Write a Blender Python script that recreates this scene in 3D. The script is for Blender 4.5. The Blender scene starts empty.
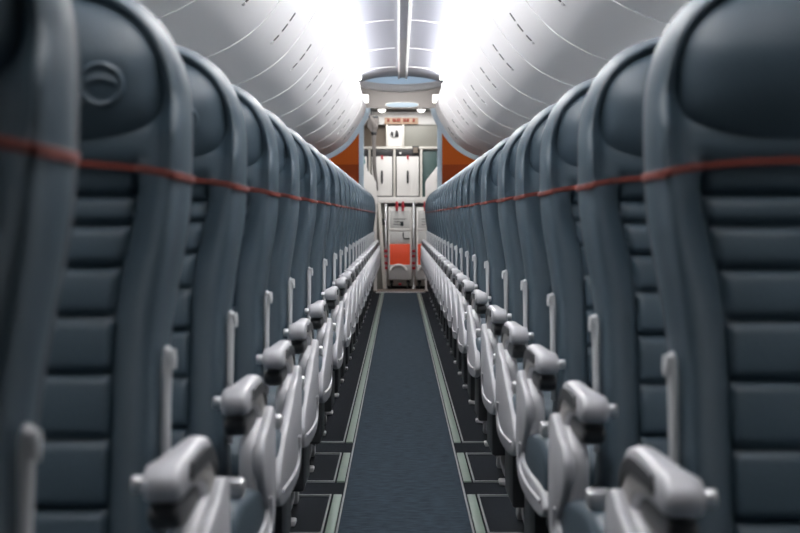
import bpy, bmesh, math, random
from mathutils import Vector, Matrix
random.seed(7)
S = bpy.context.scene
COL = S.collection
PI = math.pi

# ------------------------------------------------------------------ materials
def mat(name, col, rough=0.5, metal=0.0, var=0.06, scale=40.0, bump=0.0, bscale=300.0, emit=0.0, ecol=None, spec=0.5):
    m = bpy.data.materials.new(name); m.use_nodes = True
    nt = m.node_tree; b = nt.nodes['Principled BSDF']
    b.inputs['Roughness'].default_value = rough
    b.inputs['Metallic'].default_value = metal
    b.inputs['Specular IOR Level'].default_value = spec
    tc = nt.nodes.new('ShaderNodeTexCoord')
    nz = nt.nodes.new('ShaderNodeTexNoise'); nz.inputs['Scale'].default_value = scale; nz.inputs['Detail'].default_value = 3
    nt.links.new(tc.outputs['Object'], nz.inputs['Vector'])
    mx = nt.nodes.new('ShaderNodeMix'); mx.data_type = 'RGBA'
    mx.inputs[6].default_value = tuple(c*(1-var) for c in col)+(1,)
    mx.inputs[7].default_value = tuple(min(1, c*(1+var)) for c in col)+(1,)
    nt.links.new(nz.outputs['Fac'], mx.inputs[0])
    nt.links.new(mx.outputs[2], b.inputs['Base Color'])
    if bump > 0:
        n2 = nt.nodes.new('ShaderNodeTexNoise'); n2.inputs['Scale'].default_value = bscale; n2.inputs['Detail'].default_value = 2
        nt.links.new(tc.outputs['Object'], n2.inputs['Vector'])
        bp = nt.nodes.new('ShaderNodeBump'); bp.inputs['Strength'].default_value = bump; bp.inputs['Distance'].default_value = 0.002
        nt.links.new(n2.outputs['Fac'], bp.inputs['Height']); nt.links.new(bp.outputs['Normal'], b.inputs['Normal'])
    if emit > 0:
        b.inputs['Emission Color'].default_value = tuple(ecol or col)+(1,)
        b.inputs['Emission Strength'].default_value = emit
    return m

def hexc(h):
    v = [int(h[i:i+2], 16)/255 for i in (0, 2, 4)]
    return tuple(x/12.92 if x <= .04045 else ((x+.055)/1.055)**2.4 for x in v)

M = dict(
    leather=mat('slate blue leather', (0.034, 0.057, 0.077), 0.50, bump=0.25, bscale=260, var=0.08, scale=12),
    pad=mat('headrest leather', (0.036, 0.059, 0.080), 0.52, bump=0.25, bscale=260, var=0.08, scale=14),
    red=mat('red stitched band', (0.135, 0.02, 0.012), 0.6, var=0.2, scale=200),
    shell=mat('grey seat shell plastic', (0.040, 0.050, 0.060), 0.75, spec=0.25, var=0.04),
    arm=mat('pale grey armrest plastic', (0.37, 0.37, 0.39), 0.42, var=0.03, bump=0.1, bscale=500),
    inlay=mat('warm grey armrest inlay', (0.28, 0.265, 0.255), 0.5, var=0.04),
    dark=mat('charcoal trim plastic', (0.02, 0.021, 0.024), 0.45),
    shroud=mat('light grey seat side plastic', (0.36, 0.36, 0.38), 0.45, var=0.03, bump=0.1, bscale=500),
    metal=mat('brushed aluminium', (0.62, 0.62, 0.63), 0.32, metal=0.85, var=0.05),
    rod=mat('pale painted bar', (0.43, 0.44, 0.455), 0.4, var=0.03),
    belt=mat('black belt webbing', (0.025, 0.027, 0.032), 0.8, bump=0.4, bscale=900),
    bin=mat('off white bin plastic', (0.80, 0.79, 0.80), 0.4, var=0.01, scale=3),
    seal=mat('pale bin gasket', (0.86, 0.86, 0.86), 0.5),
    latch=mat('dark steel latch', (0.10, 0.10, 0.105), 0.35, metal=0.4),
    ceil=mat('ceiling lining', (0.215, 0.225, 0.26), 0.5, var=0.02, scale=3),
    white=mat('white galley laminate', (0.78, 0.77, 0.75), 0.45, var=0.02),
    cream=mat('cream galley frame', (0.70, 0.68, 0.63), 0.45, var=0.03),
    greyp=mat('grey green galley panel', (0.27, 0.27, 0.24), 0.5, var=0.04),
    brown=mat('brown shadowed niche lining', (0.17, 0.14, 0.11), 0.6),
    teal=mat('dark teal galley panel', (0.045, 0.095, 0.09), 0.4, var=0.05),
    tealb=mat('teal label', (0.12, 0.30, 0.32), 0.5),
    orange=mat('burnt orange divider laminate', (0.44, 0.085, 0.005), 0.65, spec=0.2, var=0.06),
    rust=mat('darker orange divider lower part', (0.24, 0.036, 0.002), 0.65, spec=0.2, var=0.06),
    bluetrim=mat('pale blue trim', (0.46, 0.56, 0.65), 0.4, var=0.03),
    carpet=None,
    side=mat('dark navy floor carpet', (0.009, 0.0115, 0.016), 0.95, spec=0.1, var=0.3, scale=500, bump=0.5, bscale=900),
    strip=mat('photoluminescent green strip', (0.165, 0.225, 0.18), 0.5, var=0.08, scale=30),
    stripedge=mat('clear strip edge rail', (0.19, 0.205, 0.205), 0.4, var=0.1),
    thresh=mat('brown metal threshold', (0.18, 0.145, 0.125), 0.45, var=0.1),
    wall=mat('cabin sidewall plastic', (0.62, 0.62, 0.61), 0.5, var=0.02),
    red2=mat('red latch', (0.42, 0.015, 0.03), 0.4),
    cart=mat('pale grey trolley door', (0.80, 0.80, 0.78), 0.4, var=0.02),
    cartp=mat('grey trolley placard', (0.60, 0.61, 0.60), 0.5, var=0.05),
    cartor=mat('bright orange red trolley door', (0.92, 0.10, 0.034), 0.5, var=0.04),
    peach=mat('lit peach control strip', (0.42, 0.29, 0.205), 0.5),
    maroon=mat('maroon control button', (0.22, 0.035, 0.015), 0.5),
    curtain=mat('grey curtain cloth', (0.15, 0.14, 0.135), 0.9, var=0.2, scale=25, bump=0.3),
    sky=mat('sidewall window pane', (0.75, 0.8, 0.85), 0.2),
    pane=mat('added glowing fill pane', (0.8, 0.85, 0.9), 0.3, emit=5.5, ecol=(0.85, 0.93, 1.0)),  # glow added as fill for the bins, not a visible light source
    valance=mat('pale valance panel', (0.34, 0.335, 0.335), 0.5, var=0.02),
    cartk=mat('grey moulded trolley base', (0.45, 0.45, 0.45), 0.5, var=0.03),
    foot=mat('dull metal foot', (0.30, 0.30, 0.31), 0.4, metal=0.3),
    soffit=mat('grey brown soffit lining', (0.15, 0.138, 0.13), 0.5, var=0.03),
    tyre=mat('black rubber wheel', (0.02, 0.02, 0.02), 0.7),
    cove=mat('cove light tube', (1, 1, 1), 0.4, emit=58.0, ecol=(1.0, 0.985, 0.97)),
    coveblue=mat('blue cove light', (0.04, 0.09, 0.16), 0.6, emit=0.46, ecol=(0.52, 0.66, 0.80)),
    lampw=mat('warm white lamp lens', (1, 1, 1), 0.4, emit=3.2, ecol=(1.0, 0.95, 0.9)),
    lampo=mat('cool lamp lens', (0.06, 0.09, 0.11), 0.6, emit=0.62, ecol=(0.72, 0.85, 0.98)),
)

def carpet_mat():
    m = bpy.data.materials.new('slate aisle carpet'); m.use_nodes = True
    nt = m.node_tree; b = nt.nodes['Principled BSDF']; b.inputs['Roughness'].default_value = 0.95
    b.inputs['Specular IOR Level'].default_value = 0.2
    tc = nt.nodes.new('ShaderNodeTexCoord')
    mp = nt.nodes.new('ShaderNodeMapping'); mp.inputs['Scale'].default_value = (10, 28, 1)
    nz = nt.nodes.new('ShaderNodeTexNoise'); nz.inputs['Scale'].default_value = 2.2; nz.inputs['Detail'].default_value = 5
    n2 = nt.nodes.new('ShaderNodeTexNoise'); n2.inputs['Scale'].default_value = 420
    nt.links.new(tc.outputs['Object'], mp.inputs['Vector']); nt.links.new(mp.outputs['Vector'], nz.inputs['Vector'])
    nt.links.new(tc.outputs['Object'], n2.inputs['Vector'])
    r = nt.nodes.new('ShaderNodeValToRGB')
    r.color_ramp.elements[0].position = 0.38; r.color_ramp.elements[0].color = (0.016, 0.029, 0.041, 1)
    r.color_ramp.elements[1].position = 0.66; r.color_ramp.elements[1].color = (0.038, 0.059, 0.078, 1)
    nt.links.new(nz.outputs['Fac'], r.inputs['Fac']); nt.links.new(r.outputs['Color'], b.inputs['Base Color'])
    bp = nt.nodes.new('ShaderNodeBump'); bp.inputs['Strength'].default_value = 0.6; bp.inputs['Distance'].default_value = 0.003
    nt.links.new(n2.outputs['Fac'], bp.inputs['Height']); nt.links.new(bp.outputs['Normal'], b.inputs['Normal'])
    return m
M['carpet'] = carpet_mat()

# ------------------------------------------------------------------ mesh helpers
def link(name, me, m, parent=None):
    o = bpy.data.objects.new(name, me); COL.objects.link(o)
    if m is not None: me.materials.append(m)
    if parent is not None: o.parent = parent
    return o

def finish(name, bm, m, parent=None, angle=40):
    bmesh.ops.recalc_face_normals(bm, faces=bm.faces[:])
    me = bpy.data.meshes.new(name); bm.to_mesh(me); bm.free()
    for p in me.polygons: p.use_smooth = True
    me.set_sharp_from_angle(angle=math.radians(angle))
    return link(name, me, m, parent)

def add_box(bm, x0, x1, y0, y1, z0, z1, bev=0.0, seg=2):
    t = bmesh.new()
    bmesh.ops.create_cube(t, size=1)
    for v in t.verts:
        v.co = Vector(((x0+x1)/2+v.co.x*(x1-x0), (y0+y1)/2+v.co.y*(y1-y0), (z0+z1)/2+v.co.z*(z1-z0)))
    if bev > 0: bmesh.ops.bevel(t, geom=t.edges[:], offset=bev, segments=seg, profile=0.5, affect='EDGES')
    merge(bm, t)

def merge(bm, t):
    mp = {}
    for v in t.verts: mp[v] = bm.verts.new(v.co)
    for f in t.faces:
        try: bm.faces.new([mp[v] for v in f.verts])
        except ValueError: pass
    t.free()

def box(name, m, x0, x1, y0, y1, z0, z1, bev=0.0, parent=None):
    bm = bmesh.new(); add_box(bm, x0, x1, y0, y1, z0, z1, bev); return finish(name, bm, m, parent)

def chaikin(pts, n=2, closed=True):
    for _ in range(n):
        out = []
        L = len(pts)
        rng = range(L) if closed else range(L-1)
        if not closed: out.append(pts[0])
        for i in rng:
            a, b = pts[i], pts[(i+1) % L]
            out.append((a[0]*.75+b[0]*.25, a[1]*.75+b[1]*.25)); out.append((a[0]*.25+b[0]*.75, a[1]*.25+b[1]*.75))
        if not closed: out.append(pts[-1])
        pts = out
    return pts

def add_prism(bm, pts, a0, a1, axis='x', bev=0.0, seg=2):
    """closed outline extruded along an axis; x: pts are (y,z), y: pts are (x,z), z: pts are (x,y)"""
    t = bmesh.new()
    def P(p, a):
        return {'x': (a, p[0], p[1]), 'y': (p[0], a, p[1]), 'z': (p[0], p[1], a)}[axis]
    A = [t.verts.new(P(p, a0)) for p in pts]; B = [t.verts.new(P(p, a1)) for p in pts]
    t.faces.new(A); t.faces.new(B[::-1]); n = len(pts)
    caps = list(t.edges)
    for i in range(n): t.faces.new((A[i], A[(i+1) % n], B[(i+1) % n], B[i]))
    bmesh.ops.recalc_face_normals(t, faces=t.faces[:])
    if bev > 0: bmesh.ops.bevel(t, geom=caps, offset=bev, segments=seg, profile=0.5, affect='EDGES', clamp_overlap=True)
    bmesh.ops.triangulate(t, faces=[f for f in t.faces if len(f.verts) > 4])
    merge(bm, t)

def prism(name, m, pts, a0, a1, axis='x', bev=0.0, parent=None, angle=40):
    bm = bmesh.new(); add_prism(bm, pts, a0, a1, axis, bev); return finish(name, bm, m, parent, angle)

def add_tube(bm, pts, r, seg=10, flat=1.0):
    pts = [Vector(p) for p in pts]; rings = []
    for i, p in enumerate(pts):
        d = (pts[min(i+1, len(pts)-1)]-pts[max(i-1, 0)]).normalized()
        up = Vector((1, 0, 0)) if abs(d.x) < 0.9 else Vector((0, 0, 1))
        a = d.cross(up).normalized(); b = d.cross(a).normalized()
        rr = r[i] if isinstance(r, (list, tuple)) else r
        rings.append([bm.verts.new(p+a*rr*math.cos(2*PI*k/seg)*flat+b*rr*math.sin(2*PI*k/seg)) for k in range(seg)])
    for i in range(len(rings)-1):
        for k in range(seg):
            bm.faces.new((rings[i][k], rings[i][(k+1) % seg], rings[i+1][(k+1) % seg], rings[i+1][k]))
    bm.faces.new(rings[0]); bm.faces.new(rings[-1][::-1])

def add_cyl(bm, c, r, h, axis, seg=20, bev=0.0):
    pts = [(math.cos(2*PI*k/seg)*r, math.sin(2*PI*k/seg)*r) for k in range(seg)]
    i = {'x': (1, 2, 0), 'y': (0, 2, 1), 'z': (0, 1, 2)}[axis]
    pts = [(p[0]+c[i[0]], p[1]+c[i[1]]) for p in pts]
    add_prism(bm, pts, c[i[2]]-h/2, c[i[2]]+h/2, axis, bev)

def thing(name, label, cat, loc=(0, 0, 0), group=None):
    o = bpy.data.objects.new(name, None); COL.objects.link(o); o.location = loc
    o.empty_display_size = 0.1
    return tag(o, label, cat, group)

def tag(o, label, cat, group=None):
    o['label'] = label; o['category'] = cat
    if group: o['group'] = group
    return o

def struct(o, label=None):
    o['kind'] = 'structure'
    if label: o['label'] = label
    return o

def dup(root):
    r = root.copy(); COL.objects.link(r)
    for ch in list(root.children):
        c = ch.copy(); COL.objects.link(c); c.parent = r
        for g in list(ch.children):
            d = g.copy(); COL.objects.link(d); d.parent = c
    return r

def sstep(a, b, x):
    t = min(1, max(0, (x-a)/(b-a))); return t*t*(3-2*t)

# ------------------------------------------------------------------ the seat
ZT = 1.02; RT = 0.222; EXP = 2.6
def half_w(z):
    w = 0.222
    if z < 0.97: w -= 0.024*sstep(0.97, 0.74, z)
    if z < 0.60: w += 0.008*sstep(0.60, 0.46, z)
    if z > ZT:
        t = min(1.0, (z-ZT)/RT)
        w = 0.222*max(0.0, 1-t**EXP)**(1/EXP)
    return w
def yc(z):            # centre line of the reclined back, local y (forward is -y)
    return -0.030+(z-0.70)*0.22
TUCK = [0.957, 0.920, 0.868, 0.807, 0.737, 0.658, 0.575]
def quilt(z):
    g = 0
    for t in TUCK: g -= 0.009*math.exp(-((z-t)/0.0052)**2)
    seq = sorted(TUCK+[0.985, 0.49])
    for a, b in zip(seq, seq[1:]):
        if a <= z <= b: g += 0.0055*math.sqrt(max(0, math.sin(PI*(z-a)/(b-a))))
    return g
def thick(z):
    return 1.0 if z < 1.12 else math.sqrt(max(0.0, 1-((z-1.12)/(ZT+RT-1.12))**3))
def front_depth(x, z):
    w = max(half_w(z), 1e-4); s = min(1, abs(x)/w)
    if z > ZT:
        r = ((abs(x)/0.222)**EXP+((z-ZT)/RT)**EXP)**(1/EXP); r = min(1, r)
    else: r = s
    # lower form: flat quilted panel between rounded bolsters
    pw = 0.156-0.024*sstep(0.97, 0.80, z)
    ax = abs(x)
    low = 0.0
    k = 1-sstep(pw-0.006, pw+0.002, ax)
    low += quilt(z)*k
    if ax > pw:
        u = (ax-pw)/max(1e-4, w-pw)
        low += (0.054-0.022*sstep(0.95, 0.74, z))*(math.sin(PI/2*min(1, u/0.72))**1.25)*(1-0.3*max(0, (u-0.72)/0.28)**2)
    low -= 0.009*math.exp(-((ax-pw)/0.004)**2)
    # upper form: ring of padding round the headrest
    up = 0.040*math.exp(-((r-0.95)/0.085)**2)+0.008+0.020*(1-sstep(1.03, 1.09, z))
    m = sstep(0.955, 1.02, z)
    d = low*(1-m)+up*m
    q = max(s, r if z > ZT else 0)
    if q > 0.91:
        e = (q-0.91)/0.09
        d -= 0.050*(1-math.sqrt(max(0, 1-e*e)))
    return d*1.0
def front_y(x, z):
    return yc(z)-front_depth(x, z)

def make_backrest():
    bm = bmesh.new()
    zs = [0.44+0.0045*i for i in range(int((1.15-0.44)/0.0045)+1)]
    z = zs[-1]
    n = 30
    for i in range(1, n+1):
        zs.append(z+(1.2419-z)*math.sin(PI/2*i/n))
    N = 84; rings = []
    us = [-1+2*i/N for i in range(N+1)]
    us = [math.copysign(1-(1-abs(u))**1.12, u) for u in us]
    NB = 24
    for z in zs:
        w = half_w(z); T = thick(z)
        ring = []
        for u in us:
            ring.append(bm.verts.new((u*w, front_y(u*w, z)*1.0, z)))
        for i in range(NB+1):
            u = 1-2*i/NB
            e = abs(u); by = yc(z)+0.006+0.034*T*math.sqrt(max(0, 1-max(0, (e-0.82)/0.18)**2*0.55))
            if T < 0.35: by = max(by, front_y(u*w, z)+0.004)
            ring.append(bm.verts.new((u*w*0.995, by, z)))
        rings.append(ring)
    L = len(rings[0])
    for a, b in zip(rings, rings[1:]):
        for i in range(L):
            bm.faces.new((a[i], a[(i+1) % L], b[(i+1) % L], b[i]))
    bm.faces.new(rings[0]); bm.faces.new(rings[-1])
    bmesh.ops.triangulate(bm, faces=[f for f in bm.faces if len(f.verts) > 4])
    return finish('backrest', bm, M['leather'], None, 60)

def make_shell():
    bm = bmesh.new(); rings = []
    zs = [0.46+0.03*i for i in range(22)]+[1.12+0.112*math.sin(PI/2*i/14) for i in range(1, 15)]
    for z in zs:
        w = max(0.01, half_w(min(z, 1.236))-0.004); T = thick(z)
        ring = []
        for i in range(17):
            u = -1+2*i/16
            ring.append(bm.verts.new((u*w, yc(z)+0.020*T+0.010, z)))
        for i in range(17):
            u = 1-2*i/16; e = max(0, (abs(u)-0.86)/0.14)
            ring.append(bm.verts.new((u*w, yc(z)+0.015+0.060*T-0.015*T*e*e, z)))
        rings.append(ring)
    L = len(rings[0])
    for a, b in zip(rings, rings[1:]):
        for i in range(L): bm.faces.new((a[i], a[(i+1) % L], b[(i+1) % L], b[i]))
    bm.faces.new(rings[0]); bm.faces.new(rings[-1])
    return finish('back_shell', bm, M['shell'], None, 50)

PADC = 1.100; PADW = 0.191; PU = 0.117; PD = 0.088
def pad_r(x, z):
    if z >= PADC: return ((abs(x)/PADW)**2.5+((z-PADC)/PU)**2.5)**(1/2.5)
    return ((abs(x)/PADW)**3.6+((PADC-z)/PD)**3.6)**(1/3.6)
def pad_y(x, z):
    r = min(1.0, pad_r(x, z))
    d = 0.074*math.sqrt(max(0, 1-r**3.0))
    if z < 1.135: d *= 1-0.70*((1.135-z)/0.123)**1.5
    return yc(z)-0.010-d
def make_pad():
    bm = bmesh.new(); NR, NA = 26, 112
    def P(r, a):
        c, s_ = math.cos(a), math.sin(a)
        e, h = (2.5, PU) if s_ >= 0 else (3.6, PD)
        k = 1/((abs(c)**e+abs(s_)**e)**(1/e))
        return PADW*r*c*k, PADC+h*r*s_*k
    cz = bm.verts.new((0, pad_y(0, PADC), PADC)); prev = None
    for i in range(1, NR+1):
        r = math.sin(PI/2*i/NR)
        ring = []
        for k in range(NA):
            x, z = P(r, 2*PI*k/NA); ring.append(bm.verts.new((x, pad_y(x, z), z)))
        for k in range(NA):
            if prev is None: bm.faces.new((cz, ring[k], ring[(k+1) % NA]))
            else: bm.faces.new((prev[k], ring[k], ring[(k+1) % NA], prev[(k+1) % NA]))
        prev = ring
    back = []
    for k in range(NA):
        x, z = P(1, 2*PI*k/NA); back.append(bm.verts.new((x*0.97, yc(z)+0.004, PADC+(z-PADC)*0.97)))
    for k in range(NA): bm.faces.new((prev[k], back[k], back[(k+1) % NA], prev[(k+1) % NA]))
    bm.faces.new(back)
    return finish('headrest', bm, M['pad'], None, 70)

def make_emblem(parent):
    bm = bmesh.new(); cx, cz_, R = 0.118, 1.093, 0.029
    NA = 40; prev = None
    def h(q, a):
        ring = 0.0042*math.exp(-((q-0.86)/0.12)**2)
        bar = 0.0035*math.exp(-((q*math.sin(a)-0.25*math.cos(2*q*math.cos(a)))/0.16)**2)*(1 if q < 0.66 else 0)
        return ring+bar
    c = bm.verts.new((cx, pad_y(cx, cz_)-0.0016, cz_))
    for i in range(1, 15):
        q = i/14; ring = []
        for k in range(NA):
            a = 2*PI*k/NA; x = cx+R*q*math.cos(a); z = cz_+R*q*math.sin(a)
            ring.append(bm.verts.new((x, pad_y(x, z)-(0.001 if q < 1 else -0.001)-h(q, a), z)))
        for k in range(NA):
            if prev is None: bm.faces.new((c, ring[k], ring[(k+1) % NA]))
            else: bm.faces.new((prev[k], ring[k], ring[(k+1) % NA], prev[(k+1) % NA]))
        prev = ring
    return finish('emblem', bm, M['pad'], parent, 60)

def make_band():
    bm = bmesh.new(); rows = []
    N = 70; W = half_w(0.97)
    pts = []
    for i in range(N+1):
        x = -W+2*W*i/N; pts.append((x, None))
    zb = lambda x: 0.998-0.020*(abs(x)/W)**3
    cols = []
    def col(x, y, z, ox, oy):
        return [bm.verts.new((x-ox*0.0, y, z-0.0055)), bm.verts.new((x+ox*0.003, y+oy*0.003, z-0.004)), bm.verts.new((x+ox*0.003, y+oy*0.003, z+0.004)), bm.verts.new((x, y, z+0.0055))]
    cols.append(col(-W, yc(zb(W))+0.035, zb(W), -1, 0)); cols.append(col(-W, yc(zb(W))+0.015, zb(W), -1, 0))
    for i in range(N+1):
        x = -W+2*W*i/N; z = zb(x); cols.append(col(x, front_y(x, z), z, math.copysign(sstep(0.84, 0.98, abs(x)/W), x), -1))
    cols.append(col(W, yc(zb(W))+0.015, zb(W), 1, 0)); cols.append(col(W, yc(zb(W))+0.035, zb(W), 1, 0))
    for a, b in zip(cols, cols[1:]):
        for k in range(3): bm.faces.new((a[k], b[k], b[k+1], a[k+1]))
    return finish('stitched_band', bm, M['red'], None, 60)

def make_cushion():
    bm = bmesh.new()
    prof = [(0.03, 0.42), (0.03, 0.47), (-0.10, 0.485), (-0.30, 0.515), (-0.50, 0.535), (-0.60, 0.520), (-0.615, 0.46), (-0.57, 0.42), (-0.2, 0.41)]
    prof = chaikin(prof, 2)
    secs = [(-0.266, 0.72), (-0.264, 0.86), (-0.256, 0.96), (-0.24, 1.0), (-0.10, 1.02), (0, 1.02), (0.10, 1.02), (0.24, 1.0), (0.256, 0.96), (0.264, 0.86), (0.266, 0.72)]
    rings = []
    for x, k in secs:
        rings.append([bm.verts.new((x, -0.29+(p[1-1]+0.29)*(0.5+0.5*k), 0.455+(p[1]-0.455)*k)) for p in prof])
    L = len(prof)
    for a, b in zip(rings, rings[1:]):
        for i in range(L): bm.faces.new((a[i], a[(i+1) % L], b[(i+1) % L], b[i]))
    bm.faces.new(rings[0]); bm.faces.new(rings[-1])
    return finish('seat_cushion', bm, M['leather'], None, 50)

# aisle-side parts; sd = -1 when the aisle is on the seat's -x side, +1 when on its +x side
ARM = [(0.000, 0.595), (0.004, 0.615), (-0.008, 0.640), (-0.040, 0.661), (-0.095, 0.671), (-0.17, 0.672), (-0.26, 0.669),
       (-0.316, 0.670), (-0.336, 0.661), (-0.342, 0.648), (-0.336, 0.634), (-0.318, 0.627), (-0.24, 0.628), (-0.16, 0.622), (-0.105, 0.604), (-0.075, 0.575), (-0.045, 0.560), (-0.012, 0.570)]
SH_BOT = [(-0.62, 0.447), (-0.665, 0.428), (-0.62, 0.405), (-0.45, 0.388), (-0.2, 0.376), (-0.06, 0.380), (-0.005, 0.40), (0.022, 0.44)]
SH_TOP = [(0.022, 0.575), (0.005, 0.605), (-0.04, 0.612), (-0.09, 0.596), (-0.16, 0.585), (-0.215, 0.580)]
SHROUD = SH_TOP+[(-0.245, 0.560), (-0.235, 0.515), (-0.17, 0.478), (-0.11, 0.452), (-0.14, 0.434), (-0.30, 0.436), (-0.50, 0.448)]+SH_BOT
SHROUD_FULL = SH_TOP+[(-0.27, 0.560), (-0.40, 0.535), (-0.54, 0.505)]+[(-0.645, 0.475)]+SH_BOT[1:]
def make_side(sd, root, far):
    X = lambda a, b: (sd*a, sd*b) if sd*a < sd*b else (sd*b, sd*a)
    a0, a1 = X(0.216, 0.258)
    arm = prism('armrest', M['arm'], chaikin(ARM, 2), a0, a1, 'x', 0.009, root, 50)
    for v in arm.data.vertices:
        t = min(1, max(0, (v.co.y+0.31)/0.27))
        ax = abs(v.co.x)
        if ax < 0.250: v.co.x = sd*(ax+(0.246-ax)*0.78*t**0.8)
    # inlay in the aisle face with a dark arc over it
    t0, t1 = X(0.2545, 0.2592)
    inl = [(-0.012, 0.598), (-0.022, 0.622), (-0.055, 0.640), (-0.11, 0.648), (-0.18, 0.650), (-0.25, 0.648), (-0.268, 0.640), (-0.235, 0.634), (-0.16, 0.630), (-0.10, 0.613), (-0.070, 0.583), (-0.045, 0.570)]
    i_ = prism('side_inlay', M['inlay'], chaikin(inl, 2), t0, t1, 'x', 0.001, arm); i_['label'] = 'warm grey inlay panel'
    arc_t = [(-0.018, 0.627), (-0.05, 0.648), (-0.11, 0.661), (-0.19, 0.663), (-0.262, 0.662)]
    arc_b = [(-0.272, 0.645), (-0.19, 0.645), (-0.11, 0.643), (-0.055, 0.632), (-0.024, 0.612)]
    t0, t1 = X(0.2545, 0.2625)
    d_ = prism('trim_arc', M['dark'], chaikin(arc_t, 1, False)+chaikin(arc_b, 1, False), t0, t1, 'x', 0.0, arm); d_['label'] = 'charcoal trim arc'
    bm = bmesh.new(); add_cyl(bm, (sd*0.2105, -0.318, 0.648), 0.0095, 0.014, 'x', 20, 0.002)
    b_ = finish('recline_button', bm, M['metal'], arm); b_['label'] = 'round silver button'
    a0, a1 = X(0.218, 0.2525)
    lp = [(-0.305, 0.627), (-0.315, 0.612), (-0.305, 0.598), (-0.285, 0.592), (-0.20, 0.592), (-0.13, 0.592), (-0.115, 0.610), (-0.15, 0.626)]
    l_ = prism('dark_underside', M['dark'], chaikin(lp, 2), a0, a1, 'x', 0.010, arm, 50); l_['label'] = 'charcoal underside'  # dark block along the underside of the armrest nose
    a0, a1 = X(0.256, 0.274)
    sh = prism('side_panel', M['shroud'], chaikin(SHROUD_FULL if far else SHROUD, 2), a0, a1, 'x', 0.005, root, 50)
    a0, a1 = X(0.234, 0.262)
    cl = [(0.018, 0.43), (0.018, 0.60), (-0.05, 0.605), (-0.20, 0.588), (-0.238, 0.57), (-0.236, 0.50), (-0.225, 0.43)]
    prism('armrest_column', M['shroud'], chaikin(cl, 2), a0, a1, 'x', 0.008, sh, 50)
    # raised rib that follows the panel's lower edge
    bm = bmesh.new()
    rib = [(-0.12, 0.47), (-0.10, 0.435), (-0.13, 0.412), (-0.30, 0.412), (-0.50, 0.425), (-0.60, 0.432)]
    rib = chaikin(rib, 2, False)
    add_tube(bm, [(sd*0.2745, p[0], p[1]) for p in rib], 0.004, 8)
    finish('edge_rib', bm, M['shroud'], sh)
    # slim upright bar with a hooked top in front of the bolster
    bm = bmesh.new()
    xb = sd*0.202
    add_tube(bm, [(xb, -0.060, 0.55), (xb, -0.052, 0.62), (xb, -0.042, 0.70), (xb, -0.036, 0.745), (xb+sd*0.001, -0.035, 0.760), (xb+sd*0.003, -0.036, 0.768), (xb+sd*0.0065, -0.038, 0.766), (xb+sd*0.0090, -0.041, 0.756), (xb+sd*0.0105, -0.044, 0.745)],
             [0.0058, 0.0058, 0.0058, 0.0066, 0.0072, 0.0070, 0.0058, 0.0042, 0.002], 12)
    finish('hooked_bar', bm, M['rod'], root)['label'] = 'slim pale upright bar with a hooked top'
    # seat pan, belt, legs
    bm = bmesh.new(); xs = sd*0.262
    st = [(sd*0.205, -0.02, 0.482), (sd*0.210, -0.15, 0.500), (sd*0.222, -0.30, 0.522), (sd*0.238, -0.40, 0.532), (sd*0.242, -0.46, 0.536)]
    vs = [[bm.verts.new((p[0], p[1]+dy, p[2]+dz)) for dy, dz in ((-0.012, -0.006), (0.012, -0.010), (0.012, 0.008), (-0.012, 0.010))] for p in st]
    for a, b in zip(vs, vs[1:]):
        for k in range(4): bm.faces.new((a[k], a[(k+1) % 4], b[(k+1) % 4], b[k]))
    bm.faces.new(vs[0]); bm.faces.new(vs[-1])
    be = finish('seat_belt', bm, M['belt'], root)
    bm = bmesh.new(); add_box(bm, sd*0.245-0.018, sd*0.245+0.018, -0.475, -0.425, 0.528, 0.553, 0.006)
    finish('buckle', bm, M['metal'], be)['label'] = 'metal belt buckle'
    xl = sd*0.140
    for yy, ytop in ((0.06, 0.02), (-0.30, -0.36)):
        bm = bmesh.new()
        add_tube(bm, [(xl, ytop, 0.40), (xl, (yy+ytop)/2, 0.22), (xl, yy, 0.02)], [0.017, 0.015, 0.014], 12)
        lg = finish('leg', bm, M['dark'], root)
        bm = bmesh.new()
        if yy < 0:
            add_box(bm, xl-0.036, xl+0.036, yy-0.045, yy+0.025, 0.004, 0.020, 0.005)
        else:
            add_box(bm, xl-0.022, xl+0.022, yy-0.03, yy+0.03, 0.006, 0.05, 0.008); 
            add_cyl(bm, (xl+sd*0.004, yy, 0.06), 0.020, 0.04, 'x', 16, 0.006)
        finish('foot', bm, M['foot'], lg)['label'] = 'pale metal foot'
    bm = bmesh.new()
    add_tube(bm, [(xl, 0.05, 0.06), (xl+sd*0.006, -0.03, 0.075), (xl+sd*0.006, -0.06, 0.04), (xl+sd*0.002, -0.13, 0.022), (xl, -0.28, 0.020)], 0.0105, 8)
    finish('floor_link', bm, M['foot'], root)['label'] = 'pale metal link between the feet'
    # box under the cushion
    box('under_seat_box', M['dark'], -0.10, 0.20, -0.30, 0.02, 0.10, 0.33, 0.01, root) if sd > 0 else box('under_seat_box', M['dark'], -0.20, 0.10, -0.30, 0.02, 0.10, 0.33, 0.01, root)
    return root

proto_parts = [make_backrest(), make_shell(), make_pad(), make_band(), make_cushion()]
emb = make_emblem(proto_parts[2])
bm = bmesh.new()
add_box(bm, -0.24, 0.24, -0.47, 0.03, 0.375, 0.412, 0.012)
for yy in (-0.34, 0.02): add_tube(bm, [(-0.24, yy, 0.36), (0.24, yy, 0.36)], 0.022, 12)
proto_parts.append(finish('seat_pan', bm, M['shell']))
proto_parts[-1]['label'] = 'grey seat pan on two beams'

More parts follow.
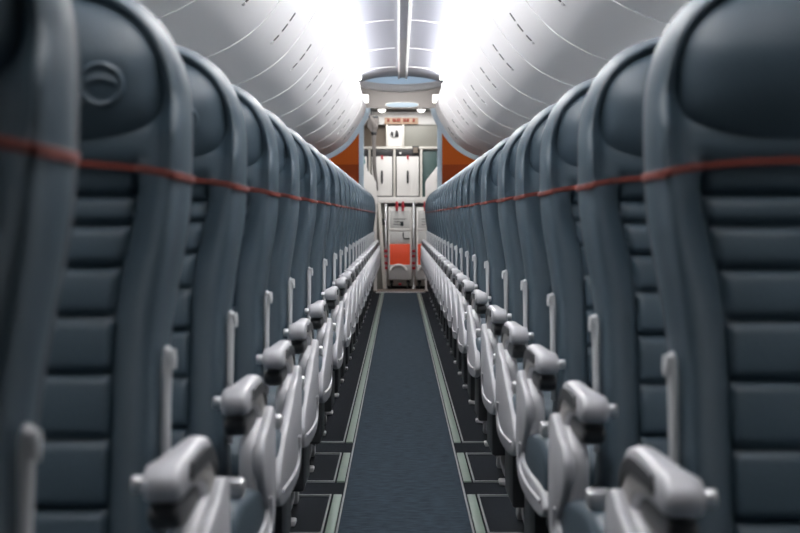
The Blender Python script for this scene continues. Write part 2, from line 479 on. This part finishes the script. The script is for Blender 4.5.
def seat_proto(sd, first, far):
    root = thing('airline_seat', '', 'seat')
    for p in proto_parts:
        if first: p.parent = root; q = p
        else:
            q = p.copy(); COL.objects.link(q); q.parent = root
            for g in list(p.children):
                d = g.copy(); COL.objects.link(d); d.parent = q
    make_side(sd, root, far)
    return root
pR = seat_proto(-1, True, False); pL = seat_proto(1, False, False); pRf = seat_proto(-1, False, True); pLf = seat_proto(1, False, True)

P0 = 0.755
zR = [1.98, 2.74, 3.50, 4.25, 5.02, 6.06, 7.04]+[7.04+P0*k for k in range(1, 17)]
zL = [1.30, 2.07, 2.84, 3.61, 4.38, 5.30, 6.36, 7.36]+[7.36+P0*k for k in range(1, 16)]
ORD = ['first', 'second', 'third', 'fourth', 'fifth', 'sixth', 'seventh', 'eighth', 'ninth', 'tenth', 'eleventh', 'twelfth', 'thirteenth']
def seat_label(side, i, n):
    if i == 0:
        return f'large blurred nearest slate blue leather aisle seat at the {side} edge'
    if i == 1: return f'slate blue leather aisle seat directly behind the nearest one in the {side} row'
    if i < 12: return f'slate blue leather aisle seat on the {side}, {ORD[i]} back from the nearest'
    k = n-1-i
    if k == 0: return f'small far slate blue aisle seat on the {side}, right before the galley'
    return f'small far slate blue aisle seat on the {side}, {ORD[k]} in front of the galley-end seat'
for side, pr, pf, zz, xc in (('right', pR, pRf, zR, 0.504), ('left', pL, pLf, zL, -0.504)):
    for i, y in enumerate(zz):
        o = pr if i == 0 else pf if i == 3 else dup(pr if i < 3 else pf)
        o.location = (xc, y, 0)
        o['label'] = seat_label(side, i, len(zz)); o['category'] = 'seat'
        o['group'] = f'aisle seats in the {side} row'

# ------------------------------------------------------------------ cabin shell
def vault(pts, y0, y1, name, m, th=0.02, ny=1):
    """a curved panel running along the cabin: profile (x,z) open, thickened outward"""
    bm = bmesh.new(); n = len(pts); out = []
    for i, p in enumerate(pts):
        a = pts[max(0, i-1)]; b = pts[min(n-1, i+1)]
        dx, dz = b[0]-a[0], b[1]-a[1]; l = math.hypot(dx, dz) or 1
        out.append((p[0]-dz/l*th, p[1]+dx/l*th))
    loop = list(pts)+out[::-1]
    A = [bm.verts.new((p[0], y0, p[1])) for p in loop]; B = [bm.verts.new((p[0], y1, p[1])) for p in loop]
    L = len(loop)
    for i in range(L): bm.faces.new((A[i], A[(i+1) % L], B[(i+1) % L], B[i]))
    for i in range(n-1):
        j = L-1-i
        bm.faces.new((A[i], A[i+1], A[j-1], A[j])); bm.faces.new((B[i], B[i+1], B[j-1], B[j]))
    return finish(name, bm, m, None, 30)

Y0, YE = -1.6, 20.6      # cabin part; the galley lies beyond
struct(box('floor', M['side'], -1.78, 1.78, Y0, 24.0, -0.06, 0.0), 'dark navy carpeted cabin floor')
struct(box('trim_1', M['carpet'], -0.197, 0.197, Y0, 20.9, 0.0005, 0.005), 'slate blue aisle carpet runner')
tn = 2
def trim(o, label=None):
    global tn
    o.name = f'trim_{tn}'; tn += 1
    return struct(o, label)
CROSS = [(2.6, 2.88), (3.58, 3.86), (4.56, 4.84), (5.52, 5.80), (6.50, 6.82)]
for sd in (-1, 1):
    def xb(a, b): return (sd*a, sd*b) if sd > 0 else (sd*b, sd*a)
    ys = []
    y = Y0
    for c0, c1 in CROSS: ys.append((y, c0)); y = c1
    ys.append((y, 20.5))
    for nm, (a, b), m, z1 in (('strip', (0.2085, 0.2355), M['strip'], 0.007), ('rail', (0.1985, 0.204), M['stripedge'], 0.008), ('rail', (0.243, 0.248), M['stripedge'], 0.008)):
        bm = bmesh.new(); x0, x1 = xb(a, b)
        if a > 0.23 or nm == 'strip':
            for q in ys: add_box(bm, x0, x1, q[0], q[1], 0.001, z1, 0.001)
        else: add_box(bm, x0, x1, Y0, 20.5, 0.001, z1, 0.001)
        trim(finish(nm, bm, m), ('pale green floor path strip' if nm == 'strip' else 'thin grey rail beside the floor path strip')+(' left of the aisle' if sd < 0 else ' right of the aisle'))
    bm = bmesh.new(); x0, x1 = xb(0.248, 0.37)
    for c0, c1 in CROSS:
        add_box(bm, x0, x1, c0-0.012, c0, 0.001, 0.007); add_box(bm, x0, x1, c1, c1+0.012, 0.001, 0.007)
    trim(finish('cross rails', bm, M['stripedge']), 'thin grey cross rails leading to the seat feet '+('left' if sd < 0 else 'right')+' of the aisle')

# side walls
def side_wall(sd, name):
    pts = [(sd*1.62, 0.0), (sd*1.74, 0.45), (sd*1.77, 0.9), (sd*1.70, 1.35), (sd*1.52, 1.75), (sd*1.30, 2.02), (sd*0.95, 2.30), (sd*0.80, 2.40)]
    if sd < 0: pts = pts
    pts = chaikin(pts, 2, False)
    if sd > 0: pts = pts[::-1]
    else: pts = pts
    o = vault(pts, Y0, 24.0, name, M['wall'], -0.03 if False else 0.03)
    return struct(o)
side_wall(-1, 'wall_left'); side_wall(1, 'wall_right')
wn = 1
for sd in (-1, 1):
    for k in range(26):  # panes out of view, added to brighten the bin undersides
        y = 1.2+0.53*k
        x0, x1 = sorted((sd*1.715, sd*1.735))
        o = box('fill_window', M['pane'], x0, x1, y-0.12, y+0.12, 0.98, 1.34, 0.009); o.name = f'fill_window_{wn}'; wn += 1
        struct(o)
struct(box('wall_bounce', M['shell'], -1.8, 1.8, Y0-0.04, Y0, 0, 2.7))  # unseen closing wall behind the camera, added for its bounce light
struct(box('wall_galley', M['cream'], -1.8, 1.8, 22.45, 22.50, 0, 2.7))

# ceiling: shallow vault with a central channel
def zc(x): return 2.570-0.34*abs(x)**2.2
cp = [(x/20*0.86, zc(x/20*0.86)) for x in range(20, -21, -1)]
struct(vault(cp, Y0, 19.55, 'ceiling', M['ceil'], -0.03), 'vaulted blue grey ceiling')
for (xa, xb_) in ((-0.028, -0.012), (0.056, 0.078)):
    trim(box('rail', M['white'], xa, xb_, Y0, 19.45, 2.535, 2.569, 0.003), 'white ceiling rail beside the centre channel')
trim(box('channel', M['ceil'], -0.012, 0.056, Y0, 15.2, 2.551, 2.569), 'blue grey centre channel cover')
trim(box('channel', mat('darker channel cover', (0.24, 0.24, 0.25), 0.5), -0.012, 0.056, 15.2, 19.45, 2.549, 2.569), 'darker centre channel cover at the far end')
for y in (9.85, 11.9, 13.9, 16.2, 18.2):
    pts = [(x/12*0.72, zc(x/12*0.72)) for x in range(-12, 13)]
    for h in ((-12, -1), (1, 12)):
        a = pts[h[0]+12:h[1]+13]
        bm = bmesh.new()
        A = [(p[0] if abs(p[0]) > 0.05 else math.copysign(0.08, p[0]), p[1]-0.004) for p in a]; B = [(p[0], p[1]+0.004) for p in A][::-1]
        add_prism(bm, A+B, y-0.012, y+0.012, 'y')
        trim(finish('seam', bm, M['seal']), 'pale ceiling panel seam')

# ------------------------------------------------------------------ overhead bins
PR = [(0.430, 2.300), (0.412, 2.255), (0.418, 2.20), (0.458, 2.10), (0.520, 2.00), (0.590, 1.895), (0.662, 1.812), (0.76, 1.735), (0.90, 1.665), (1.03, 1.635), (1.16, 1.630)]
PR = chaikin(PR, 2, False)
TOP = [(1.30, 1.66), (1.34, 1.75), (1.30, 1.92), (1.12, 2.10), (0.92, 2.235), (0.62, 2.262)]
def profile_at(x):
    for a, b in zip(PR[4:], PR[5:]):
        if a[0] <= x <= b[0]:
            t = (x-a[0])/(b[0]-a[0]); return (x, a[1]+(b[1]-a[1])*t), math.atan2(b[1]-a[1], b[0]-a[0])
def make_bin(sd, L):
    root = thing('overhead_bin', '', 'overhead bin')
    door = [(p[0], p[1]) for p in PR]
    inner = [(p[0]+0.02, p[1]+0.02) for p in PR[::-1]]
    bm = bmesh.new(); add_prism(bm, [(sd*p[0], p[1]) for p in door+TOP], 0.0, L, 'y', 0.0)
    finish('bin_body', bm, M['bin'], root, 35)
    # gasket along the seam at the near edge
    n = len(PR); out = []
    for i, p in enumerate(PR):
        a, b = PR[max(0, i-1)], PR[min(n-1, i+1)]; dx, dz = b[0]-a[0], b[1]-a[1]; l = math.hypot(dx, dz)
        out.append((p[0]+dz/l*0.004, p[1]-dx/l*0.004))
    bm = bmesh.new(); add_prism(bm, [(sd*p[0], p[1]) for p in out[3:]+PR[:2:-1]], 0.0, 0.022, 'y')
    finish('seam_gasket', bm, M['seal'], root)['label'] = 'pale seam strip between bins'
    # latch: dark slots running down the curve in mid door
    bm = bmesh.new()
    for s0, s1 in ((0.545, 0.572), (0.583, 0.612), (0.628, 0.655)):
        (p, a) = profile_at(s0); (q, _) = profile_at(s1)
        nx, nz = math.sin(a), -math.cos(a)
        quad = [(p[0]-nx*0.004, p[1]-nz*0.004), (q[0]-nx*0.004, q[1]-nz*0.004), (q[0]+nx*0.005, q[1]+nz*0.005), (p[0]+nx*0.005, p[1]+nz*0.005)]
        add_prism(bm, [(sd*k[0], k[1]) for k in quad], L/2-0.012, L/2+0.012, 'y', 0.0015)
    lt = finish('latch', bm, M['latch'], root); lt['label'] = 'row of short dark latch slots'
    (p, a) = profile_at(0.660)
    bm = bmesh.new(); add_cyl(bm, (sd*(p[0]+0.003), L/2, p[1]-0.003), 0.010, 0.022, 'y', 12, 0.002)
    finish('latch_tip', bm, M['metal'], lt)['label'] = 'bright latch tip'
    return root
BL = 1.53
edges = [7.70-BL*k for k in range(6, 0, -1)]+[7.70+BL*k for k in range(0, 9)]
edges = [e for e in edges if 1.0 < e < 19.0]
nb = len(edges)
for side, sd in (('left', -1), ('right', 1)):
    pb = make_bin(sd, BL-0.006)
    for i, e in enumerate(edges):
        o = pb if i == 0 else dup(pb)
        o.location = (0, e, 0)
        k = nb-1-i
        o['label'] = (f'curved off white overhead bin on the {side}, nearest the galley')
        if k: o['label'] = f'curved off white overhead bin on the {side}, {ORD[k]} before the one nearest the galley'
        o['category'] = 'overhead bin'; o['group'] = f'overhead bins on the {side}'
BINEND = edges[-1]+BL

# cove light tubes lying on the bin tops
for side, sd in (('left', -1), ('right', 1)):
    x0, x1 = sorted((sd*0.44, sd*0.52))
    o = box('cove_light', M['cove'], x0, x1, 1.1, 18.55, zc(0.52)-0.03, zc(0.52)+0.004, 0.008)
    tag(o, f'glowing white cove light tube along the top of the {side} overhead bins', 'light')

# ------------------------------------------------------------------ end of cabin
FY = 21.3
def gx(px): return -0.018+(px-399)*FY/1665
def gz(py): return 0.93+(217-py)*FY/1665
# curved valance closing the ceiling
bm = bmesh.new()
xs = [-0.66+1.32*i/32 for i in range(33)]
low = [(x, 2.392+0.22*(abs(x)/0.6)**2.2*0.5) for x in xs]
upp = [(x, 2.495+0.17*(abs(x)/0.6)**2.2*0.5) for x in xs]
add_prism(bm, low+upp[::-1], 19.50, 19.60, 'y', 0.012)
trim(finish('valance', bm, M['valance'], None, 50), 'white curved valance across the end of the ceiling')
bm = bmesh.new()
b2 = [(x, 2.480+0.17*(abs(x)/0.6)**2.2*0.5) for x in xs if abs(x) < 0.62]
add_prism(bm, b2+[(p[0], max(2.575-0.34*abs(p[0])**2.2, p[1]+0.002)) for p in b2[::-1]], 19.475, 19.495, 'y')
tag(finish('valance_light', bm, M['coveblue']), 'pale blue glowing crescent light above the white curved valance', 'light')
# soffits beyond it
struct(box('ceiling_soffit', M['soffit'], -1.6, 1.6, 19.60, 21.0, 2.56, 2.65))
struct(box('ceiling_galley', M['wall'], -1.6, 1.6, 21.0, 22.45, 2.30, 2.34))
trim(box('step', M['soffit'], -1.5, 1.5, 20.98, 21.0, 2.30, 2.57), 'ceiling step before the galley')
# orange cabin dividers with pale blue edges
DY = BINEND+0.05
for side, sd in (('left', -1), ('right', 1)):
    root = thing('cabin_divider', f'burnt orange cabin divider with a pale blue edge under the {side} bins', 'partition', (sd*1.0, DY, 0))
    def P(pts): return [(sd*(p[0]-1.0), p[1]) for p in pts]
    off = []
    n = len(PR)
    for i, p in enumerate(PR):
        a, b = PR[max(0, i-1)], PR[min(n-1, i+1)]; dx, dz = b[0]-a[0], b[1]-a[1]; l = math.hypot(dx, dz)
        off.append((p[0]+dz/l*0.055, p[1]-dx/l*0.055))
    upper = [q for q in off if q[0] > 0.498]
    z0 = upper[0]
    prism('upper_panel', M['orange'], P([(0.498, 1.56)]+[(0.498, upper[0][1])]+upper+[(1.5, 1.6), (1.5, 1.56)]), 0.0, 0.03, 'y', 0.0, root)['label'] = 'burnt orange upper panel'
    prism('lower_panel', M['rust'], P([(0.498, 0.0), (0.498, 1.56), (1.6, 1.56), (1.6, 0.0)]), 0.0, 0.03, 'y', 0.0, root)['label'] = 'darker orange lower part'  # lower part of the divider in a darker tone
    prism('edge_post', M['bluetrim'], P([(0.440, 0.0), (0.440, 2.10), (0.498, 2.02), (0.498, 0.0)]), -0.01, 0.05, 'y', 0.004, root)['label'] = 'pale blue edge post'
    inn = [p for p in PR if p[1] < 2.235]
    k0 = n-len(inn)
    prism('contour_trim', M['bluetrim'], P(PR[k0:]+off[k0:][::-1]), -0.03, 0.04, 'y', 0.0, root)['label'] = 'pale blue trim following the bins'
    # exit lamp
    l_ = thing('exit_lamp', f'bright square white lamp by the {side} bin end beneath the valance', 'light', (sd*0.425, BINEND-0.006, 2.345))
    box('housing', M['white'], -0.046, 0.046, 0.0, 0.05, -0.056, 0.050, 0.012, l_)
    box('lens', M['lampw'], -0.040, 0.040, -0.008, 0.004, -0.049, 0.043, 0.01, l_)

# lamps on the galley soffit
for px, w in ((382, 'left'), (421, 'right')):
    l_ = thing('downlight', f'small round white downlight above the galley, {w} of the blue oval light', 'light', (gx(px), 21.12, 2.30))
    bm = bmesh.new()
    prev = None
    for i in range(7):
        a = PI/2*i/6; r = 0.052*math.cos(a)+1e-4; z = -0.008-0.042*math.sin(a)
        ring = [bm.verts.new((r*math.cos(2*PI*k/24), r*math.sin(2*PI*k/24), z)) for k in range(24)]
        if prev:
            for k in range(24): bm.faces.new((prev[k], prev[(k+1) % 24], ring[(k+1) % 24], ring[k]))
        prev = ring
    bm.faces.new(prev)
    finish('lens', bm, M['lampw'], l_)
    bm = bmesh.new(); add_cyl(bm, (0, 0, -0.005), 0.062, 0.012, 'z', 28, 0.002); finish('bezel', bm, M['metal'], l_)
l_ = thing('oval_light', 'pale blue oval light panel above the galley, between the two round downlights', 'light', (0.02, 20.965, 2.338))
ov = [(0.20*math.copysign(abs(math.cos(t))**0.6, math.cos(t)), 0.028*math.copysign(abs(math.sin(t))**0.8, math.sin(t))) for t in [2*PI*k/40 for k in range(40)]]
prism('lens', M['lampo'], ov, -0.012, 0.004, 'y', 0.003, l_)
prism('bezel', M['white'], [(p[0]*1.05, p[1]*1.18) for p in ov], 0.0, 0.018, 'y', 0.002, l_)

# ------------------------------------------------------------------ galley
def gbox(name, m, px0, px1, py0, py1, y0, y1, bev, root):
    x0, x1 = gx(px0), gx(px1); z0, z1 = gz(py1), gz(py0)
    return box(name, m, x0, x1, y0, y1, z0, z1, bev, root)
G = thing('galley_unit', 'white galley wall unit with shelves and bays at the end of the aisle', 'galley', (0, FY, 0))
def gp(name, m, a, b, c, d, y0, y1, bev=0.004, label=None):
    o = gbox(name, m, a, b, c, d, y0-FY, y1-FY, bev, G)
    if label: o['label'] = label
    return o
gp('back_panel', M['cream'], 340, 460, 114, 203, FY+0.72, FY+0.74)
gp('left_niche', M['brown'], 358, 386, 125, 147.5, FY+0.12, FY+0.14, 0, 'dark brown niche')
gp('right_niche_panel', M['greyp'], 404, 440, 125, 147, FY+0.02, FY+0.05, 0.003, 'grey green blank panel')
mid = gp('phone_panel', M['cart'], 388, 402, 126, 146.5, FY-0.005, FY+0.04, 0.004, 'pale panel with a handset')
bm = bmesh.new()
cx, cz_ = gx(394.5), gz(133.5)
add_cyl(bm, (cx, -0.012, cz_), 0.062, 0.018, 'y', 32, 0.004)
o = finish('handset_cradle', bm, M['cartp'], mid)
bm = bmesh.new(); add_prism(bm, [(cx+0.005, cz_-0.045), (cx+0.055, cz_-0.045), (cx+0.045, cz_+0.03), (cx+0.015, cz_+0.045)], -0.04, -0.018, 'y', 0.006)
add_prism(bm, [(cx-0.05, cz_-0.02), (cx-0.02, cz_-0.05), (cx-0.012, cz_+0.01), (cx-0.04, cz_+0.03)], -0.034, -0.018, 'y', 0.005)
finish('handset', bm, M['dark'], mid)['label'] = 'dark handset'
for (a, b, c, d) in ((386, 388, 124, 148), (402, 404.3, 124, 148), (340, 460, 146.8, 149.2), (393.4, 395.4, 148, 197), (420, 422.3, 148, 197), (368.6, 370.4, 148, 197)):
    gp('frame_rail', M['cream'], a, b, c, d, FY-0.02, FY+0.10, 0.004)
gp('upper_fascia', M['wall'], 340, 460, 112, 125, FY+0.0, FY+0.10, 0.004)
st = gp('control_strip', M['peach'], 384.5, 418, 118, 124.5, FY-0.03, FY+0.0, 0.004, 'peach coloured control strip')
bm = bmesh.new()
for a, b in ((387.0, 389.5), (392.5, 396), (396.6, 400.6), (403, 406), (406.6, 409.2), (412.6, 415)):
    add_box(bm, gx(a), gx(b), -0.042, -0.03, gz(122.2), gz(118.8), 0.004)
finish('control_buttons', bm, M['maroon'], st)['label'] = 'row of maroon buttons'
gp('teal_panel', M['teal'], 422.3, 441, 150.5, 197, FY+0.03, FY+0.06, 0.003, 'dark teal panel')
gp('counter', M['white'], 376, 428, 197, 203, FY-0.06, FY+0.68, 0.006, 'white counter shelf')
gp('counter', M['white'], 350, 376, 197, 203, FY+0.02, FY+0.68, 0.006, 'white counter shelf')
G2 = thing('trolley_bay', 'metal framed bay with posts under the white galley counter', 'galley', (0, FY, 0)); G1 = G; G = G2
for px in (385.8, 413.7, 428):
    gp('bay_post', M['metal'], px-1.1, px+1.1, 203, 289.0, FY-0.03, FY+0.02, 0.003)
bm = bmesh.new()
for px in (385.8, 413.7, 428): add_prism(bm, [(gx(px-2.2), 0.006), (gx(px+2.2), 0.006), (gx(px+1), 0.06), (gx(px-1), 0.06)], -0.045, 0.02, 'y', 0.003)
finish('post_foot', bm, M['metal'], G)
bm = bmesh.new()
for px in (385.8, 413.7):
    for py in (251, 256, 263, 268):
        add_box(bm, gx(px)-0.022, gx(px)+0.022, -0.05, -0.028, gz(py+1.3), gz(py-1.3), 0.004)
finish('bay_latches', bm, M['red2'], G)['label'] = 'small red trolley latches on the posts'
bm = bmesh.new(); add_box(bm, gx(387), gx(412.5), -0.02, 0.0, gz(206.5), gz(203), 0.003); add_box(bm, gx(415), gx(426.9), -0.02, 0.0, gz(206.5), gz(203), 0.003)
finish('bay_header', bm, M['dark'], G)['label'] = 'black strip over the trolley bays'
bm = bmesh.new(); add_prism(bm, [(gx(377.6), gz(203)), (gx(380.6), gz(203)), (gx(386.5), gz(288)), (gx(383.0), gz(288))], -0.16, -0.08, 'y', 0.006)
finish('slanted_post', bm, M['cream'], G)['label'] = 'slanted cream post'
bm = bmesh.new(); add_box(bm, gx(382), gx(385), -0.075, -0.035, gz(225), gz(218.5), 0.006)
finish('door_knob', bm, M['dark'], G)['label'] = 'black catch'
gp('bay_side_panel', M['greyp'], 370, 384.6, 203, 289, FY+0.06, FY+0.09, 0.0, 'grey side panel')
G = G1

# containers on the shelf
def container(px0, px1, label):
    r = thing('galley_container', label, 'container', (gx((px0+px1)/2), FY, gz(196.8)), 'galley containers on the shelf')
    w = (gx(px1)-gx(px0))/2; H = gz(149.8)-gz(196.8)
    box('body', M['dark'], -w, w, 0.01, 0.45, 0.0, H, 0.004, r)
    d = box('door', M['white'], -w*0.94, w*0.94, -0.015, 0.01, 0.012, H-(gz(149.8)-gz(156.6)), 0.006, r)
    prism('handle', M['dark'], chaikin([(-0.012, H*0.28), (0.012, H*0.28), (0.015, H*0.40), (0.012, H*0.56), (-0.012, H*0.56), (-0.015, H*0.40)], 1), -0.035, -0.014, 'y', 0.004, d)['label'] = 'black door handle'
    b = box('header_band', M['dark'], -w*0.95, w*0.95, -0.012, 0.012, H-(gz(149.8)-gz(156.3)), H-0.004, 0.003, r); b['label'] = 'black band across the top'
    bm = bmesh.new(); add_cyl(bm, (-w*0.62, -0.014, H-0.045), 0.013, 0.008, 'y', 16, 0.002)
    finish('sticker', bm, M['white'], b)['label'] = 'round white sticker'
    xl = 0.0
    bm = bmesh.new(); add_prism(bm, [(xl-0.016, H-0.075), (xl+0.016, H-0.075), (xl+0.012, H-0.10), (xl+0.018, H-0.128), (xl-0.010, H-0.122), (xl-0.012, H-0.10)], -0.03, -0.012, 'y', 0.004)
    finish('turn_latch', bm, M['red2'], r)['label'] = 'red turn latch'
    return r
container(370.9, 393.0, 'white galley container with black band, in the middle half behind the grey curtain')
container(395.8, 419.6, 'white galley container with black band, beside the dark teal panel')
container(346.5, 368.2, 'galley container at far left of the shelf, mostly hidden by the white partition')
r = thing('handle_tag', 'small dark tag clipped to the shelf over the right galley container', 'tag', (gx(415.5), FY-0.04, gz(148.5)))
box('clip', M['dark'], -0.04, 0.04, 0.0, 0.015, -0.02, 0.03, 0.005, r)
box('card', M['brown'], -0.032, 0.032, -0.006, 0.001, -0.06, 0.01, 0.002, r)

# trolleys in the bays
def trolley(px0, px1, label):
    r = thing('galley_trolley', label, 'trolley', (gx((px0+px1)/2), FY-0.03, 0), 'service trolleys in the galley bays')
    w = (gx(px1)-gx(px0))/2
    Z = gz
    box('body', M['cart'], -w, w, 0.0, 0.62, 0.13, Z(207.2), 0.006, r)
    up = box('upper_panel', M['cartp'], -w*0.84, w*0.84, -0.012, 0.004, Z(228), Z(210.5), 0.005, r); up['label'] = 'grey placard panel'
    bm = bmesh.new()
    for k, (a, b) in enumerate(((-0.55, 0.5), (-0.5, 0.2), (-0.55, 0.35))):
        zz = Z(217)-0.035*k-0.03; add_box(bm, w*a, w*b, -0.014, -0.011, zz, zz+0.008)
    add_box(bm, w*0.05, w*0.30, -0.014, -0.011, Z(226), Z(221.5))
    finish('placard_lines', bm, M['shell'], up)['label'] = 'faint grey placard marks'
    box('door_rail', M['white'], -w*0.92, w*0.92, -0.020, 0.004, Z(230.5), Z(228.3), 0.004, r)
    md = box('middle_panel', M['cartp'], -w*0.84, w*0.84, -0.012, 0.004, Z(243), Z(231), 0.005, r); md['label'] = 'grey middle panel'
    bm = bmesh.new()
    zz0, zz1 = Z(238.5), Z(232.5)
    add_tube(bm, [(w*0.82, -0.02, zz0), (w*0.35, -0.03, zz0), (w*0.28, -0.03, (zz0+zz1)/2), (w*0.30, -0.02, zz1)], 0.008, 8)
    finish('handle', bm, M['shell'], md)['label'] = 'grey bent handle'
    box('door', M['cartor'], -w*0.86, w*0.86, -0.016, 0.004, Z(265), Z(244), 0.006, r)['label'] = 'bright orange red door'
    box('kick_base', M['cartk'], -w*1.04, w*1.04, -0.05, 0.10, Z(280), Z(264.5), 0.03, r)['label'] = 'pale moulded base'
    bm = bmesh.new()
    pts = []
    for k in range(13):
        a = PI*k/12; pts.append((-0.10*w/0.15*math.cos(a)*1.0-0.02, -0.062, Z(270.5)+0.072*math.sin(a)))
    add_tube(bm, pts, 0.019, 10)
    finish('base_handle', bm, M['white'], r)['label'] = 'white curved handle'
    for sx in (-1, 1):
        for yy in (0.05, 0.5):
            bm = bmesh.new(); add_cyl(bm, (sx*w*0.72, yy, 0.055), 0.05, 0.03, 'x', 20, 0.006)
            add_box(bm, sx*w*0.72-0.022, sx*w*0.72+0.022, yy-0.02, yy+0.02, 0.08, 0.14, 0.004)
            finish('wheel', bm, M['tyre'], r)
    box('brake_pedal', M['red2'], -0.02, 0.02, -0.03, 0.0, 0.06, 0.085, 0.004, r)
    for sx in (-0.16, 0.16):
        bm = bmesh.new(); add_box(bm, sx*w*1.6-0.014, sx*w*1.6+0.014, -0.05, -0.02, Z(211), Z(201.5), 0.004); add_box(bm, sx*w*1.6-0.024, sx*w*1.6+0.024, -0.056, -0.03, Z(207.4), Z(205.6), 0.004)
        finish('turn_latch', bm, M['red2'], r)['label'] = 'red turn latch'
    return r
trolley(388.2, 411.6, 'grey service trolley with bright orange red door, whole in the aisle opening')
trolley(416.2, 439.6, 'service trolley half hidden behind the right hand seats')

# white partitions in front of the galley
prism_pts_l = [(gx(356), 0.0), (gx(356), gz(152)), (gx(363.5), gz(156)), (gx(367), gz(168)), (gx(368.5), gz(172)), (gx(373), gz(177)), (gx(376.6), gz(183)), (gx(377.4), gz(196)), (gx(377.4), 0.0)]
o = prism('galley_partition', M['white'], prism_pts_l, 20.75, 20.78, 'y', 0.004); tag(o, 'white partition with a stepped slanting top left of the galley containers', 'partition')
o2 = thing('placard', 'narrow teal placard hanging on the white partition left of the galley', 'placard', (gx(364.5), 20.735, gz(160)))
prism('card', M['tealb'], [(-0.022, 0.075), (0.0, 0.07), (0.024, -0.06), (0.0, -0.08), (-0.022, -0.03)], -0.006, 0.006, 'y', 0.001, o2)
bm = bmesh.new(); add_tube(bm, [(0, 0.0, 0.07), (0, 0.006, 0.11), (0.03, 0.01, 0.12), (0.05, 0.01, 0.02), (0.05, 0.01, -0.12)], 0.008, 8)
finish('strap', bm, M['dark'], o2)
R = [(gx(441), 0.0), (gx(441), gz(163)), (gx(437.5), gz(166)), (gx(426), gz(180.5)), (gx(424.6), gz(184)), (gx(424.4), 0.0)]
o = prism('galley_partition', M['white'], R[::-1], 20.75, 20.78, 'y', 0.004); tag(o, 'white partition with a diagonal top in front of the dark teal panel', 'partition')

# gathered grey curtain
root = thing('galley_curtain', 'grey curtain gathered into a narrow hanging bundle left of the galley', 'curtain', (gx(376), 21.10, gz(120)))
bm = bmesh.new(); NA = 40; rows = []
sect = [(119, 372.5, 6.5), (122, 372.5, 10.0), (126, 373, 10.5), (129, 373.5, 8.0), (132, 374, 5.0), (136, 374.2, 4.0), (145, 374.2, 3.4), (155, 374.4, 3.4), (165, 374.6, 3.2), (175, 375.6, 3.0), (183, 377, 2.2), (191, 377.8, 1.2)]
for j, (py, c, w) in enumerate(sect):
    ring = []
    for k in range(NA):
        a = 2*PI*k/NA
        rr = 1+0.16*math.sin(7*a+j*0.5)+0.08*math.sin(13*a-j)
        ww = w*FY/1665*0.5*2*0.5
        x = gx(c)-gx(376)+ww*rr*math.cos(a)
        if j < 4: x += 0.02*math.sin(5*a+j*1.7)
        z = gz(py)-gz(120)+(0.03*math.sin(3*a+1) if j < 3 else 0)
        ring.append(bm.verts.new((x, min(0.05, ww*0.6)*rr*math.sin(a), z)))
    rows.append(ring)
for a, b in zip(rows, rows[1:]):
    for k in range(NA): bm.faces.new((a[k], a[(k+1) % NA], b[(k+1) % NA], b[k]))
bm.faces.new(rows[0]); bm.faces.new(rows[-1])
finish('cloth', bm, M['curtain'], root, 60)
bm = bmesh.new(); add_tube(bm, [(gx(362)-gx(376), 0, gz(118.4)-gz(120)), (gx(378.5)-gx(376), 0, gz(118.4)-gz(120))], 0.012, 10)
add_box(bm, gx(362)-gx(376), gx(363)-gx(376), -0.012, 0.012, gz(118.4)-gz(120), 2.30-gz(120)); add_box(bm, gx(371)-gx(376), gx(372)-gx(376), -0.012, 0.012, gz(118.4)-gz(120), 2.30-gz(120))
finish('rail', bm, M['shell'], root)
bm = bmesh.new(); add_cyl(bm, (gx(374.1)-gx(376), 0, gz(134)-gz(120)), 0.036, 0.03, 'z', 20, 0.004)
finish('tie_back', bm, M['dark'], root)['label'] = 'dark tie band'

# floor threshold
trim(box('threshold', M['thresh'], -0.42, 0.42, 20.70, 21.22, 0.0, 0.012, 0.003), 'brown metal threshold at the galley')
trim(box('threshold', M['metal'], -0.30, 0.30, 20.36, 20.44, 0.0, 0.014, 0.003), 'light metal strip across the end of the carpet')

# ------------------------------------------------------------------ area lamps at the galley end
def area(name, loc, rot, sx, sy, power, col=(1, 1, 1)):
    d = bpy.data.lights.new(name, 'AREA'); d.shape = 'RECTANGLE'; d.size = sx; d.size_y = sy; d.energy = power; d.color = col
    o = bpy.data.objects.new(name, d); COL.objects.link(o); o.location = loc; o.rotation_euler = rot
    return o
area('galley_lamp', (0, 21.0, 2.28), (0, 0, 0), 0.9, 0.25, 1.6, (1, 0.95, 0.9))
area('trolley_fill', (0, 20.3, 2.50), (math.radians(20), 0, 0), 0.9, 0.3, 21, (1, 0.97, 0.95))  # unseen fill lamp added to brighten the trolley fronts

w = bpy.data.worlds.new('World'); S.world = w; w.use_nodes = True
w.node_tree.nodes['Background'].inputs[0].default_value = (0.6, 0.7, 0.8, 1)
w.node_tree.nodes['Background'].inputs[1].default_value = 0.05

# ------------------------------------------------------------------ camera
cd = bpy.data.cameras.new('camera'); cam = bpy.data.objects.new('camera', cd); COL.objects.link(cam)
cam.location = (-0.018, 0, 0.93)
cam.rotation_euler = (math.radians(90)-math.atan(49.5/1665), 0, -1/1665)
cd.sensor_width = 36; cd.lens = 1665/800*36; cd.clip_start = 0.05
cd.dof.use_dof = True; cd.dof.focus_distance = 7.0; cd.dof.aperture_fstop = 75/10.0
S.camera = cam
vs = S.view_settings
vs.view_transform = 'Standard'; vs.look = 'None'; vs.gamma = 1; vs.use_curve_mapping = False; vs.exposure = 0.0
